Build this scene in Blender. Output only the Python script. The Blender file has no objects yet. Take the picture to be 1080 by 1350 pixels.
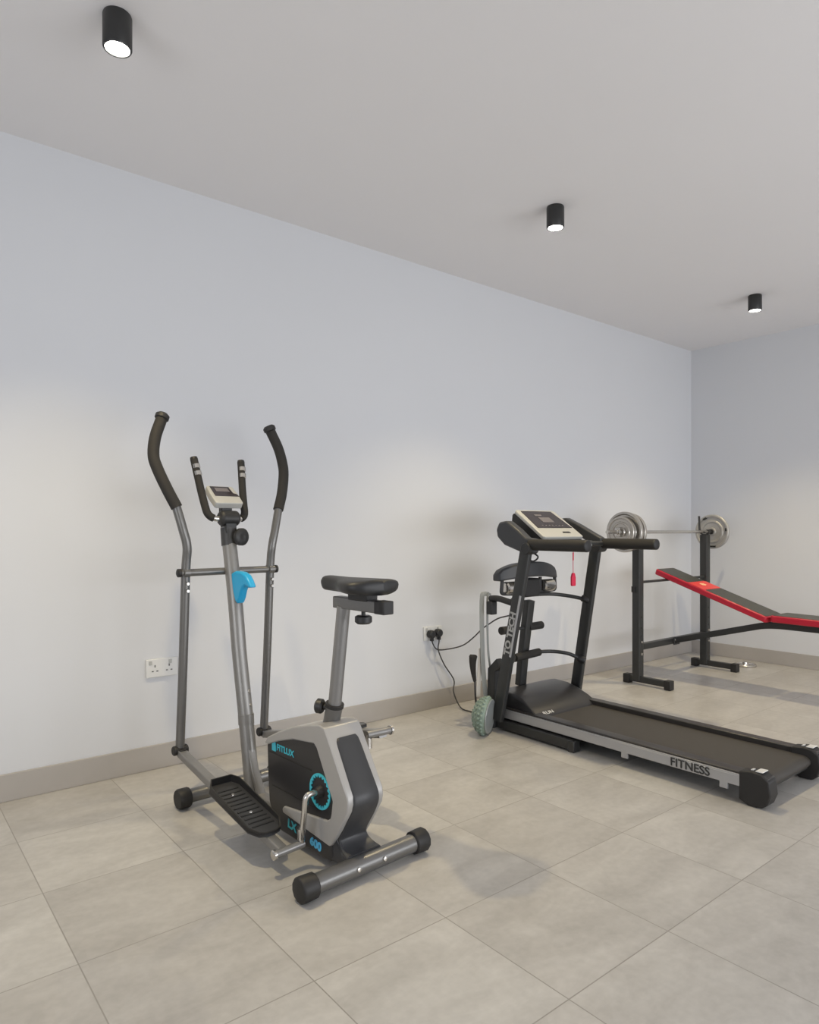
import bpy, bmesh, math, random
from mathutils import Vector, Matrix
random.seed(7)
PI = math.pi
S = bpy.context.scene
C = S.collection

# ---------------------------------------------------------------- camera
CAM_H = 1.15
cam_d = bpy.data.cameras.new('camera')
cam = bpy.data.objects.new('camera', cam_d); C.objects.link(cam)
cam_d.sensor_fit = 'HORIZONTAL'; cam_d.sensor_width = 36.0
cam_d.lens = 36.0 * 897.0 / 1080.0
cam_d.shift_y = 23.0 / 1080.0
YAW = math.atan(1110.0 / 897.0)                 # viewing direction measured from the X axis
cam.location = (0, 0, CAM_H)
cam.rotation_euler = (PI / 2, 0, YAW - PI / 2)
cam_d.clip_start = 0.05
S.camera = cam

# ---------------------------------------------------------------- colour management, world
S.view_settings.view_transform = 'Standard'
S.view_settings.look = 'None'
S.view_settings.gamma = 1.0
S.view_settings.use_curve_mapping = False
S.view_settings.exposure = -0.18
w = bpy.data.worlds.new('world'); S.world = w; w.use_nodes = True
w.node_tree.nodes['Background'].inputs[0].default_value = (0.80, 0.88, 1.0, 1)
w.node_tree.nodes['Background'].inputs[1].default_value = 1.0

def area(name, loc, rot, sx, sy, power, col):
    d = bpy.data.lights.new(name, 'AREA'); d.shape = 'RECTANGLE'; d.size = sx; d.size_y = sy
    d.energy = power; d.color = col
    o = bpy.data.objects.new(name, d); C.objects.link(o); o.location = loc; o.rotation_euler = rot
    return o
# added fill lights in made-up openings behind the camera and in the side wall
FILL_A, FILL_B = 128.0, 33.0
area('fill_front', (3.35, -2.62, 0.95), (math.radians(80), 0, 0), 4.9, 1.55, FILL_A, (0.985, 0.99, 1.0))
area('fill_side', (-2.28, 0.6, 1.15), (PI / 2, 0, -PI / 2), 2.5, 0.9, FILL_B, (0.985, 0.99, 1.0))
LAMP_POWER = 115.0
LAMP_COL = (1.0, 0.82, 0.48)

# ---------------------------------------------------------------- materials
def mat(name, col, rough=0.5, metal=0.0, spec=0.5, noise=0.0, nscale=40.0, bump=0.0, bscale=200.0, emit=None, estr=0.0, coat=0.0):
    m = bpy.data.materials.new(name); m.use_nodes = True
    nt = m.node_tree; b = nt.nodes['Principled BSDF']
    b.inputs['Base Color'].default_value = (*col, 1)
    b.inputs['Roughness'].default_value = rough
    b.inputs['Metallic'].default_value = metal
    b.inputs['Specular IOR Level'].default_value = spec
    b.inputs['Coat Weight'].default_value = coat
    if emit:
        b.inputs['Emission Color'].default_value = (*emit, 1); b.inputs['Emission Strength'].default_value = estr
    tc = nt.nodes.new('ShaderNodeTexCoord')
    if noise > 0:
        n = nt.nodes.new('ShaderNodeTexNoise'); n.inputs['Scale'].default_value = nscale; n.inputs['Detail'].default_value = 4
        nt.links.new(tc.outputs['Object'], n.inputs['Vector'])
        mx = nt.nodes.new('ShaderNodeMix'); mx.data_type = 'RGBA'
        mx.inputs[6].default_value = (*[c * (1 - noise) for c in col], 1)
        mx.inputs[7].default_value = (*[min(1, c * (1 + noise)) for c in col], 1)
        nt.links.new(n.outputs['Fac'], mx.inputs[0]); nt.links.new(mx.outputs[2], b.inputs['Base Color'])
    if bump > 0:
        n2 = nt.nodes.new('ShaderNodeTexNoise'); n2.inputs['Scale'].default_value = bscale; n2.inputs['Detail'].default_value = 3
        nt.links.new(tc.outputs['Object'], n2.inputs['Vector'])
        bp = nt.nodes.new('ShaderNodeBump'); bp.inputs['Strength'].default_value = bump; bp.inputs['Distance'].default_value = 0.002
        nt.links.new(n2.outputs['Fac'], bp.inputs['Height']); nt.links.new(bp.outputs['Normal'], b.inputs['Normal'])
    return m

M = {}
M['wall'] = mat('wall_paint', (0.67, 0.68, 0.705), 0.75, spec=0.25, noise=0.015, nscale=1.5, bump=0.08, bscale=60)
M['ceiling'] = mat('ceiling_paint', (0.80, 0.785, 0.79), 0.85, spec=0.2, noise=0.012, nscale=1.2)
M['skirting'] = mat('skirting_tile', (0.42, 0.392, 0.365), 0.42, noise=0.08, nscale=6)
M['gun'] = mat('gunmetal_tube', (0.175, 0.172, 0.168), 0.34, metal=0.55, noise=0.06, nscale=300)
M['gunl'] = mat('grey_tube', (0.26, 0.255, 0.25), 0.36, metal=0.5, noise=0.05, nscale=300)
M['foam'] = mat('black_foam', (0.022, 0.020, 0.018), 0.78, bump=0.4, bscale=350)
M['black'] = mat('black_plastic', (0.020, 0.020, 0.021), 0.45, bump=0.15, bscale=500)
M['gloss'] = mat('satin_black_shell', (0.026, 0.025, 0.027), 0.32)
M['charcoal'] = mat('charcoal_plastic', (0.040, 0.041, 0.045), 0.42)
M['silver'] = mat('silver_plastic', (0.41, 0.40, 0.39), 0.38, metal=0.25)
M['pale'] = mat('pale_grey_plastic', (0.44, 0.44, 0.425), 0.4)
M['chrome'] = mat('chrome', (0.62, 0.60, 0.57), 0.22, metal=0.95)
M['blue'] = mat('blue_plastic', (0.01, 0.37, 0.70), 0.35)
M['teal'] = mat('teal_print', (0.06, 0.50, 0.62), 0.5)
M['bluep'] = mat('blue_print', (0.10, 0.48, 0.80), 0.5)
M['white'] = mat('white_plastic', (0.72, 0.72, 0.71), 0.35)
M['socket_hole'] = mat('socket_slot', (0.12, 0.12, 0.12), 0.7)
M['screen'] = mat('dark_display', (0.035, 0.028, 0.032), 0.18)
M['lcd'] = mat('grey_lcd', (0.16, 0.145, 0.15), 0.2)
M['alu'] = mat('brushed_aluminium', (0.43, 0.43, 0.44), 0.42, metal=0.4)
M['belt'] = mat('running_belt', (0.046, 0.041, 0.036), 0.60, noise=0.10, nscale=500, bump=0.3, bscale=600)
M['rail'] = mat('dark_side_rail', (0.030, 0.027, 0.026), 0.36)
M['frame'] = mat('black_powder_coat', (0.027, 0.028, 0.028), 0.40, bump=0.1, bscale=500)
M['red'] = mat('red_vinyl', (0.52, 0.012, 0.035), 0.36)
M['redl'] = mat('red_vinyl_top', (0.72, 0.05, 0.045), 0.40)
M['vinyl'] = mat('black_vinyl', (0.045, 0.045, 0.036), 0.42, bump=0.2, bscale=300)
M['orange'] = mat('orange_print', (0.90, 0.55, 0.30), 0.5)
M['key'] = mat('red_key_plastic', (0.65, 0.01, 0.06), 0.35)
M['pink'] = mat('pink_cord', (0.70, 0.18, 0.24), 0.6)
M['iron'] = mat('chromed_weight_plate', (0.50, 0.475, 0.44), 0.27, metal=0.75)
M['ironm'] = mat('matt_weight_plate', (0.40, 0.39, 0.375), 0.42, metal=0.35)
M['strap'] = mat('grey_strap', (0.30, 0.31, 0.30), 0.6)
M['strapw'] = mat('pale_strap', (0.60, 0.57, 0.53), 0.6)
M['green'] = mat('green_knobbly_rubber', (0.22, 0.29, 0.245), 0.5, noise=0.3, nscale=60)
M['disc'] = mat('grey_disc_base', (0.27, 0.29, 0.29), 0.3)
M['cord'] = mat('dark_cord', (0.05, 0.048, 0.046), 0.5)
M['lampb'] = mat('black_lamp_body', (0.022, 0.022, 0.022), 0.40)
M['bulb'] = mat('lit_lamp', (1, 1, 1), 0.4, emit=(1.0, 0.97, 0.88), estr=30.0)
M['rubber'] = mat('rubber_cap', (0.017, 0.016, 0.016), 0.55)
M['letter'] = mat('dark_lettering', (0.03, 0.03, 0.03), 0.5)
M['grey_letter'] = mat('grey_lettering', (0.42, 0.42, 0.41), 0.5)

def floor_mat():
    m = bpy.data.materials.new('stone_look_tile'); m.use_nodes = True
    nt = m.node_tree; b = nt.nodes['Principled BSDF']; L = nt.links
    tc = nt.nodes.new('ShaderNodeTexCoord')
    mp = nt.nodes.new('ShaderNodeMapping'); mp.inputs['Location'].default_value = (0, -0.15, 0)
    L.new(tc.outputs['Object'], mp.inputs['Vector'])
    br = nt.nodes.new('ShaderNodeTexBrick')
    br.offset = 0.0; br.squash = 1.0
    br.inputs['Scale'].default_value = 1.0
    br.inputs['Brick Width'].default_value = 0.45; br.inputs['Row Height'].default_value = 0.45
    br.inputs['Mortar Size'].default_value = 0.0020; br.inputs['Mortar Smooth'].default_value = 0.3
    br.inputs['Bias'].default_value = 0.0
    br.inputs['Color1'].default_value = (0, 0, 0, 1); br.inputs['Color2'].default_value = (1, 1, 1, 1)
    br.inputs['Mortar'].default_value = (0.5, 0.5, 0.5, 1)
    L.new(mp.outputs['Vector'], br.inputs['Vector'])
    # random value for each tile, drives tone, hue and the direction of the veining
    sep = nt.nodes.new('ShaderNodeSeparateColor'); L.new(br.outputs['Color'], sep.inputs[0])
    ramp = nt.nodes.new('ShaderNodeValToRGB')
    ramp.color_ramp.elements[0].color = (0.435, 0.420, 0.400, 1)
    ramp.color_ramp.elements[1].color = (0.505, 0.493, 0.472, 1)
    e = ramp.color_ramp.elements.new(0.5); e.color = (0.475, 0.460, 0.438, 1)
    L.new(sep.outputs[0], ramp.inputs[0])
    off = nt.nodes.new('ShaderNodeVectorMath'); off.operation = 'MULTIPLY_ADD'
    L.new(br.outputs['Color'], off.inputs[0]); off.inputs[1].default_value = (17, 29, 11); L.new(tc.outputs['Object'], off.inputs[2])
    st = nt.nodes.new('ShaderNodeMapping'); st.inputs['Scale'].default_value = (1.0, 2.2, 1.0); st.inputs['Rotation'].default_value = (0, 0, 0.5)
    L.new(off.outputs[0], st.inputs['Vector'])
    n1 = nt.nodes.new('ShaderNodeTexNoise'); n1.inputs['Scale'].default_value = 3.2; n1.inputs['Detail'].default_value = 7; n1.inputs['Roughness'].default_value = 0.62; n1.inputs['Distortion'].default_value = 0.6
    L.new(st.outputs[0], n1.inputs['Vector'])
    r1 = nt.nodes.new('ShaderNodeValToRGB')
    r1.color_ramp.elements[0].position = 0.30; r1.color_ramp.elements[0].color = (0.86, 0.85, 0.84, 1)
    r1.color_ramp.elements[1].position = 0.72; r1.color_ramp.elements[1].color = (1.12, 1.12, 1.12, 1)
    L.new(n1.outputs['Fac'], r1.inputs[0])
    mu = nt.nodes.new('ShaderNodeMix'); mu.data_type = 'RGBA'; mu.blend_type = 'MULTIPLY'; mu.inputs[0].default_value = 1
    L.new(ramp.outputs[0], mu.inputs[6]); L.new(r1.outputs[0], mu.inputs[7])
    n2 = nt.nodes.new('ShaderNodeTexNoise'); n2.inputs['Scale'].default_value = 38; n2.inputs['Detail'].default_value = 5
    L.new(off.outputs[0], n2.inputs['Vector'])
    r2 = nt.nodes.new('ShaderNodeValToRGB')
    r2.color_ramp.elements[0].position = 0.35; r2.color_ramp.elements[0].color = (0.95, 0.95, 0.95, 1)
    r2.color_ramp.elements[1].position = 0.65; r2.color_ramp.elements[1].color = (1.03, 1.03, 1.03, 1)
    L.new(n2.outputs['Fac'], r2.inputs[0])
    mu2 = nt.nodes.new('ShaderNodeMix'); mu2.data_type = 'RGBA'; mu2.blend_type = 'MULTIPLY'; mu2.inputs[0].default_value = 1
    L.new(mu.outputs[2], mu2.inputs[6]); L.new(r2.outputs[0], mu2.inputs[7])
    gm = nt.nodes.new('ShaderNodeMix'); gm.data_type = 'RGBA'; gm.inputs[7].default_value = (0.25, 0.232, 0.21, 1)
    gf = nt.nodes.new('ShaderNodeMath'); gf.operation = 'MULTIPLY'; gf.inputs[1].default_value = 0.75
    L.new(br.outputs['Fac'], gf.inputs[0]); L.new(gf.outputs[0], gm.inputs[0]); L.new(mu2.outputs[2], gm.inputs[6])
    L.new(gm.outputs[2], b.inputs['Base Color'])
    rr = nt.nodes.new('ShaderNodeMapRange'); rr.inputs['To Min'].default_value = 0.24; rr.inputs['To Max'].default_value = 0.42
    L.new(n1.outputs['Fac'], rr.inputs['Value']); L.new(rr.outputs[0], b.inputs['Roughness'])
    b.inputs['Specular IOR Level'].default_value = 0.45
    bp = nt.nodes.new('ShaderNodeBump'); bp.inputs['Strength'].default_value = 0.25; bp.inputs['Distance'].default_value = 0.002; bp.invert = True
    L.new(br.outputs['Fac'], bp.inputs['Height']); L.new(bp.outputs['Normal'], b.inputs['Normal'])
    return m
M['floor'] = floor_mat()

# ---------------------------------------------------------------- geometry helpers
def V(*a): return Vector(a)

def box(bm, c, s, rot=None, taper=None):
    """axis box centred on c with size s; rot = Matrix applied about the centre"""
    vs = []
    for dx in (-.5, .5):
        for dy in (-.5, .5):
            for dz in (-.5, .5):
                p = Vector((dx * s[0], dy * s[1], dz * s[2]))
                if taper and dz > 0: p.x *= taper[0]; p.y *= taper[1]
                if rot: p = rot @ p
                vs.append(bm.verts.new(p + Vector(c)))
    for f in ((0, 1, 3, 2), (4, 6, 7, 5), (0, 4, 5, 1), (2, 3, 7, 6), (0, 2, 6, 4), (1, 5, 7, 3)):
        bm.faces.new([vs[i] for i in f])

def catmull(pts, n=8):
    P = [Vector(p) for p in pts]
    if len(P) < 3: return P
    out = []
    Q = [2 * P[0] - P[1]] + P + [2 * P[-1] - P[-2]]
    for i in range(1, len(Q) - 2):
        for k in range(n):
            t = k / n
            p0, p1, p2, p3 = Q[i - 1], Q[i], Q[i + 1], Q[i + 2]
            out.append(0.5 * ((2 * p1) + (-p0 + p2) * t + (2 * p0 - 5 * p1 + 4 * p2 - p3) * t * t + (-p0 + 3 * p1 - 3 * p2 + p3) * t ** 3))
    out.append(P[-1])
    return out

def rounded(pts, rad, n=6):
    """polyline with filleted corners"""
    P = [Vector(p) for p in pts]; out = [P[0]]
    for i in range(1, len(P) - 1):
        a = (P[i - 1] - P[i]); b = (P[i + 1] - P[i])
        r = min(rad, a.length * .48, b.length * .48)
        A = P[i] + a.normalized() * r; B = P[i] + b.normalized() * r
        for k in range(n + 1):
            t = k / n
            out.append(A * (1 - t) ** 2 + P[i] * 2 * t * (1 - t) + B * t * t)
    out.append(P[-1]); return out

def sweep(bm, path, sect, closed_caps=True, up=None, scale=None):
    """sweep 2-D section [(a,b)] along path; scale = optional list of factors"""
    P = [Vector(p) for p in path]
    T = []
    for i in range(len(P)):
        t = (P[min(i + 1, len(P) - 1)] - P[max(i - 1, 0)])
        T.append(t.normalized())
    u = Vector(up) if up else (Vector((0, 0, 1)) if abs(T[0].z) < .9 else Vector((0, 1, 0)))
    rings = []
    a = T[0].cross(u).normalized(); 
    for i in range(len(P)):
        a = (a - T[i] * a.dot(T[i])).normalized()
        b = T[i].cross(a).normalized()
        k = scale[i] if scale else 1.0
        rings.append([bm.verts.new(P[i] + a * (s[0] * k) + b * (s[1] * k)) for s in sect])
    n = len(sect)
    for i in range(len(P) - 1):
        for j in range(n):
            bm.faces.new([rings[i][j], rings[i][(j + 1) % n], rings[i + 1][(j + 1) % n], rings[i + 1][j]])
    if closed_caps:
        bm.faces.new(list(reversed(rings[0]))); bm.faces.new(rings[-1])

def circ(r, n=16, ry=None):
    ry = ry or r
    return [(r * math.cos(2 * PI * k / n), ry * math.sin(2 * PI * k / n)) for k in range(n)]
def rrect(wd, hg, r, n=3):
    o = []
    for cx, cy, a0 in ((wd / 2 - r, hg / 2 - r, 0), (-wd / 2 + r, hg / 2 - r, 90), (-wd / 2 + r, -hg / 2 + r, 180), (wd / 2 - r, -hg / 2 + r, 270)):
        for k in range(n + 1):
            a = math.radians(a0 + 90 * k / n); o.append((cx + r * math.cos(a), cy + r * math.sin(a)))
    return o
def tube(bm, path, r, n=16, smooth=0, scale=None):
    sweep(bm, catmull(path, smooth) if smooth else path, circ(r, n), scale=scale)
def rtube(bm, path, wd, hg, r=.006, up=None): sweep(bm, path, rrect(wd, hg, r), up=up)

def lathe(bm, prof, c, axis, n=32):
    """prof: [(distance along axis, radius)] revolved about axis through c"""
    ax = Vector(axis).normalized(); u = ax.orthogonal().normalized(); v = ax.cross(u)
    rings = []
    for d, r in prof:
        if r < 1e-6: rings.append([bm.verts.new(Vector(c) + ax * d)]); continue
        rings.append([bm.verts.new(Vector(c) + ax * d + (u * math.cos(2 * PI * k / n) + v * math.sin(2 * PI * k / n)) * r) for k in range(n)])
    for i in range(len(rings) - 1):
        A, B = rings[i], rings[i + 1]
        for k in range(n):
            k2 = (k + 1) % n
            if len(A) == 1 and len(B) == 1: continue
            if len(A) == 1: bm.faces.new([A[0], B[k2], B[k]])
            elif len(B) == 1: bm.faces.new([A[k], A[k2], B[0]])
            else: bm.faces.new([A[k], A[k2], B[k2], B[k]])

def prism(bm, poly, o, du, dv, dw):
    """poly in (a,b) -> o + a*du + b*dv, extruded by dw (centred on o)"""
    o = Vector(o); du = Vector(du); dv = Vector(dv); dw = Vector(dw)
    A = [bm.verts.new(o + du * a + dv * b - dw / 2) for a, b in poly]
    B = [bm.verts.new(o + du * a + dv * b + dw / 2) for a, b in poly]
    bm.faces.new(list(reversed(A))); bm.faces.new(B)
    n = len(poly)
    for i in range(n): bm.faces.new([A[i], A[(i + 1) % n], B[(i + 1) % n], B[i]])

def obj(name, bm, material, parent=None, bevel=0.0, seg=2, smooth=True, angle=40):
    bmesh.ops.recalc_face_normals(bm, faces=bm.faces)
    for e in bm.edges:
        if len(e.link_faces) == 2 and e.calc_face_angle(0) > math.radians(angle): e.smooth = False
    if smooth:
        for f in bm.faces: f.smooth = True
    me = bpy.data.meshes.new(name); bm.to_mesh(me); bm.free()
    me.materials.append(M[material] if isinstance(material, str) else material)
    o = bpy.data.objects.new(name, me); C.objects.link(o)
    if parent: o.parent = parent
    if bevel:
        md = o.modifiers.new('bevel', 'BEVEL'); md.width = bevel; md.segments = seg; md.limit_method = 'ANGLE'; md.angle_limit = math.radians(35)
        md.harden_normals = False
    return o
def B(): return bmesh.new()
def thing(name, label, cat, loc=(0, 0, 0), rotz=0, group=None):
    o = bpy.data.objects.new(name, None); C.objects.link(o)
    o.empty_display_size = 0.05
    o.location = loc; o.rotation_euler = (0, 0, rotz)
    o['label'] = label; o['category'] = cat
    if group: o['group'] = group
    return o
def tag(o, label, cat, group=None):
    o['label'] = label; o['category'] = cat
    if group: o['group'] = group
    return o
def struct(name, bm, m, bevel=0):
    o = obj(name, bm, m, bevel=bevel); o['kind'] = 'structure'; return o
def label_part(o, text): o['label'] = text; return o

def text(name, s, size, material, parent, o, xa, ya, extrude=0.0006, squeeze=1.0, shear=0.0, bold=0.0):
    """lettering as a real mesh; o = lower-left corner, xa / ya = reading and up direction"""
    cu = bpy.data.curves.new(name, 'FONT'); cu.body = s; cu.size = size; cu.extrude = extrude; cu.shear = shear; cu.offset = bold
    t = bpy.data.objects.new(name, cu); C.objects.link(t)
    dg = bpy.context.evaluated_depsgraph_get(); dg.update()
    me = bpy.data.meshes.new_from_object(t.evaluated_get(dg))
    C.objects.unlink(t); bpy.data.objects.remove(t)
    xa = Vector(xa).normalized(); ya = Vector(ya); ya = (ya - xa * ya.dot(xa)).normalized(); za = xa.cross(ya)
    mt = Matrix(((xa.x * squeeze, ya.x, za.x, o[0]), (xa.y * squeeze, ya.y, za.y, o[1]), (xa.z * squeeze, ya.z, za.z, o[2]), (0, 0, 0, 1)))
    me.transform(mt); me.materials.clear(); me.materials.append(M[material])
    ob = bpy.data.objects.new(name, me); C.objects.link(ob); ob.parent = parent
    return ob

# ================================================================ THE ROOM
YW, XW, H = 3.316, 6.09, 2.83
X0, Y0 = -2.35, -2.7
T = 0.15
b = B(); box(b, ((X0 + XW) / 2, (Y0 + YW) / 2, -0.05), (XW - X0 + 2 * T, YW - Y0 + 2 * T, 0.10)); fl = struct('floor', b, 'floor')
b = B(); box(b, ((X0 + XW) / 2, (Y0 + YW) / 2, H + 0.05), (XW - X0 + 2 * T, YW - Y0 + 2 * T, 0.10)); struct('ceiling', b, 'ceiling')
b = B(); box(b, ((X0 + XW) / 2, YW + T / 2, H / 2), (XW - X0 + 2 * T, T, H)); struct('wall_left', b, 'wall')
b = B(); box(b, (XW + T / 2, (Y0 + YW) / 2, H / 2), (T, YW - Y0, H)); struct('wall_back', b, 'wall')
# wall behind the camera with a wide unseen opening added for the fill light, x -0.55 .. 5.85
b = B()
box(b, ((X0 - 0.55) / 2, Y0 - T / 2, H / 2), (-0.55 - X0, T, H)); box(b, ((5.85 + XW) / 2, Y0 - T / 2, H / 2), (XW - 5.85, T, H))
box(b, (2.65, Y0 - T / 2, (2.08 + H) / 2), (6.4, T, H - 2.08)); box(b, (2.65, Y0 - T / 2, 0.05), (6.4, T, 0.10)); struct('wall_front', b, 'wall')
b = B()
for x in (-0.53, 1.06, 2.65, 4.24, 5.83): box(b, (x, Y0 - .06, 1.09), (0.05, 0.06, 1.96))
for z in (0.125, 2.055): box(b, (2.65, Y0 - .06, z), (6.4, 0.06, 0.05))
struct('added_window_1', b, 'frame')  # unseen window frame, put in to go with the front fill light
# side wall with an unseen window added for fill light, y -0.7 .. 1.9, z 0.7 .. 2.2
b = B()
box(b, (X0 - T / 2, (Y0 - 0.72) / 2, H / 2), (T, -0.72 - Y0, H)); box(b, (X0 - T / 2, (1.92 + YW) / 2, H / 2), (T, YW - 1.92, H))
box(b, (X0 - T / 2, 0.6, (2.22 + H) / 2), (T, 2.64, H - 2.22)); box(b, (X0 - T / 2, 0.6, 0.34), (T, 2.64, 0.68)); struct('wall_right', b, 'wall')
b = B()
for y in (-0.70, 0.6, 1.90): box(b, (X0 - .06, y, 1.45), (0.06, 0.05, 1.54))
for z in (0.70, 2.20): box(b, (X0 - .06, 0.6, z), (0.06, 2.64, 0.05))
struct('added_window_2', b, 'frame')  # made-up side window frame, belongs to the side fill light
BH, BT = 0.115, 0.012
b = B(); box(b, ((X0 + XW) / 2, YW - BT / 2, BH / 2), (XW - X0, BT, BH)); struct('baseboard_left', b, 'skirting', .002)
b = B(); box(b, (XW - BT / 2, (Y0 + YW - BT) / 2, BH / 2), (BT, YW - Y0 - BT, BH)); struct('baseboard_back', b, 'skirting', .002)

# ---------------------------------------------------------------- ceiling spotlights
def lamp(x, y, label):
    t = thing('ceiling_spotlight', label, 'ceiling light', (x, y, H), 0, 'ceiling spotlights')
    b = B(); lathe(b, [(0, 0), (0, .043), (-.006, .0455), (-.107, .0455), (-.111, .043), (-.111, .0385), (-.104, .0375), (-.104, 0)], (0, 0, 0), (0, 0, 1), 40)
    obj('lamp_body', b, 'lampb', t)
    b = B(); lathe(b, [(-.1075, 0), (-.1075, .0375), (-.104, .0375), (-.104, 0)], (0, 0, 0), (0, 0, 1), 40)
    obj('lit_lens', b, 'bulb', t)
    d = bpy.data.lights.new('spot_beam', 'SPOT'); d.energy = LAMP_POWER; d.color = LAMP_COL
    d.spot_size = math.radians(101); d.spot_blend = 0.85; d.shadow_soft_size = 0.035
    s = bpy.data.objects.new('spot_beam', d); C.objects.link(s); s.parent = t; s.location = (0, 0, -0.118)
    return t
lamp(0.655, 2.33, 'black cylindrical ceiling spotlight nearest the camera, above the elliptical trainer')
lamp(2.82, 2.28, 'black cylindrical ceiling spotlight, the middle one, above the treadmill')
lamp(5.00, 2.24, 'small-looking black cylindrical ceiling spotlight farthest away, above the weight bench')

# ---------------------------------------------------------------- wall sockets
def socket(x, z, label):
    t = thing('wall_socket', label, 'wall socket', (x, YW, z), 0, 'double wall sockets')
    b = B(); box(b, (0, -.006, 0), (.150, .012, .088)); obj('face_plate', b, 'white', t, .003)
    for s in (-1, 1):
        b = B(); box(b, (s * .047 + (-.008), -.0135, .027), (.013, .005, .019)); obj('switch', b, 'pale', t, .001)
    for s in (-1, 1):
        cx = s * .034
        b = B(); box(b, (cx, -.0125, .010), (.005, .0015, .011)); box(b, (cx - .011, -.0125, -.014), (.009, .0015, .005)); box(b, (cx + .011, -.0125, -.014), (.009, .0015, .005))
        obj('socket_slots', b, 'socket_hole', t)
    return t
socket(1.135, 0.484, 'white double wall socket with no plug, behind the elliptical trainer')
socket(2.865, 0.484, 'white double wall socket holding two black plugs, left of the treadmill')

def plug(x, z, path, label):
    t = thing('power_plug', label, 'plug', (x, YW - .013, z), 0, 'black power plugs')
    b = B(); sweep(b, [(0, -.001, 0), (0, -.012, 0), (0, -.034, 0), (0, -.040, 0)], circ(.027, 20), scale=[.92, 1, .95, .75])
    box(b, (0, -.024, -.030), (.016, .022, .026)); obj('plug_body', b, 'black', t, .002)
    b = B(); P = [Vector(p) - Vector((x, YW - .013, z)) for p in path]
    tube(b, P, .0042, 8, 8); obj('power_cord', b, 'cord', t)
    return t

# ================================================================ ELLIPTICAL TRAINER  (u across, v towards the wall)
ET = thing('elliptical_trainer', 'grey and black elliptical cross trainer with bike seat standing by the left wall', 'elliptical trainer', (1.31, 1.85, 0), math.radians(3.5))
# rear stabiliser
b = B(); tube(b, [(-.215, 0, .042), (.215, 0, .042)], .031, 24); obj('rear_stabilizer', b, 'gun', ET)
for s in (-1, 1):
    b = B(); lathe(b, [(0, 0), (0, .033), (.004, .0395), (.052, .0415), (.060, .038), (.062, .030), (.062, 0)], (s * .205, 0, .042), (s, 0, 0), 12)
    obj('end_cap', b, 'rubber', ET, .002)
for u in (-.055, .055):
    b = B(); lathe(b, [(0, 0), (0, .008), (.005, .007), (.007, 0)], (u, -.030, .048), (0, -1, .15), 10); obj('bolt', b, 'chrome', ET)
# front stabiliser with wheels
b = B(); tube(b, [(-.195, .93, .045), (.195, .93, .045)], .028, 20); obj('front_stabilizer', b, 'gun', ET)
for s in (-1, 1):
    b = B(); lathe(b, [(0, 0), (0, .030), (.003, .038), (.008, .041), (.046, .041), (.053, .037), (.053, 0)], (s * .19, .93, .043), (s, 0, 0), 24); obj('end_cap', b, 'rubber', ET)
# main beam along the floor and the column
b = B(); rtube(b, [(0, .93, .060), (0, .03, .060)], .046, .040); obj('main_beam', b, 'gunl', ET)
colpath = [(0, .752, .075), (0, .778, .22), (0, .815, .41), (0, .860, .62), (0, .893, .82), (0, .925, .98), (0, .965, 1.16)]
b = B(); tube(b, colpath, .031, 24, 6); obj('column', b, 'gunl', ET)
b = B()
b.free()
for z, v in ((.47, .829), (.415, .817)):
    b = B(); lathe(b, [(0, 0), (0, .0075), (.004, .006), (.004, 0)], (0.012, v - .030, z), (.2, -1, 0), 10); obj('bolt', b, 'chrome', ET)
b = B(); rtube(b, [(0, .762, .235), (0, .735, .16), (0, .665, .050)], .034, .022, .005); obj('brace', b, 'gunl', ET)
b = B(); lathe(b, [(-.021, .0), (-.021, .0330), (.021, .0330), (.021, 0)], (0, .803, .355), (0, .09, 1), 24); obj('column_collar', b, 'gunl', ET)
# pivot crossbar
b = B(); tube(b, [(-.222, .945, .970), (.222, .945, .970)], .0155, 16); obj('crossbar', b, 'gun', ET)
for s in (-1, 1):
    b = B(); lathe(b, [(0, 0), (0, .0175), (.012, .0175), (.016, .010), (.016, 0)], (s * .222, .945, .970), (s, 0, 0), 16); obj('end_cap', b, 'rubber', ET)
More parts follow.
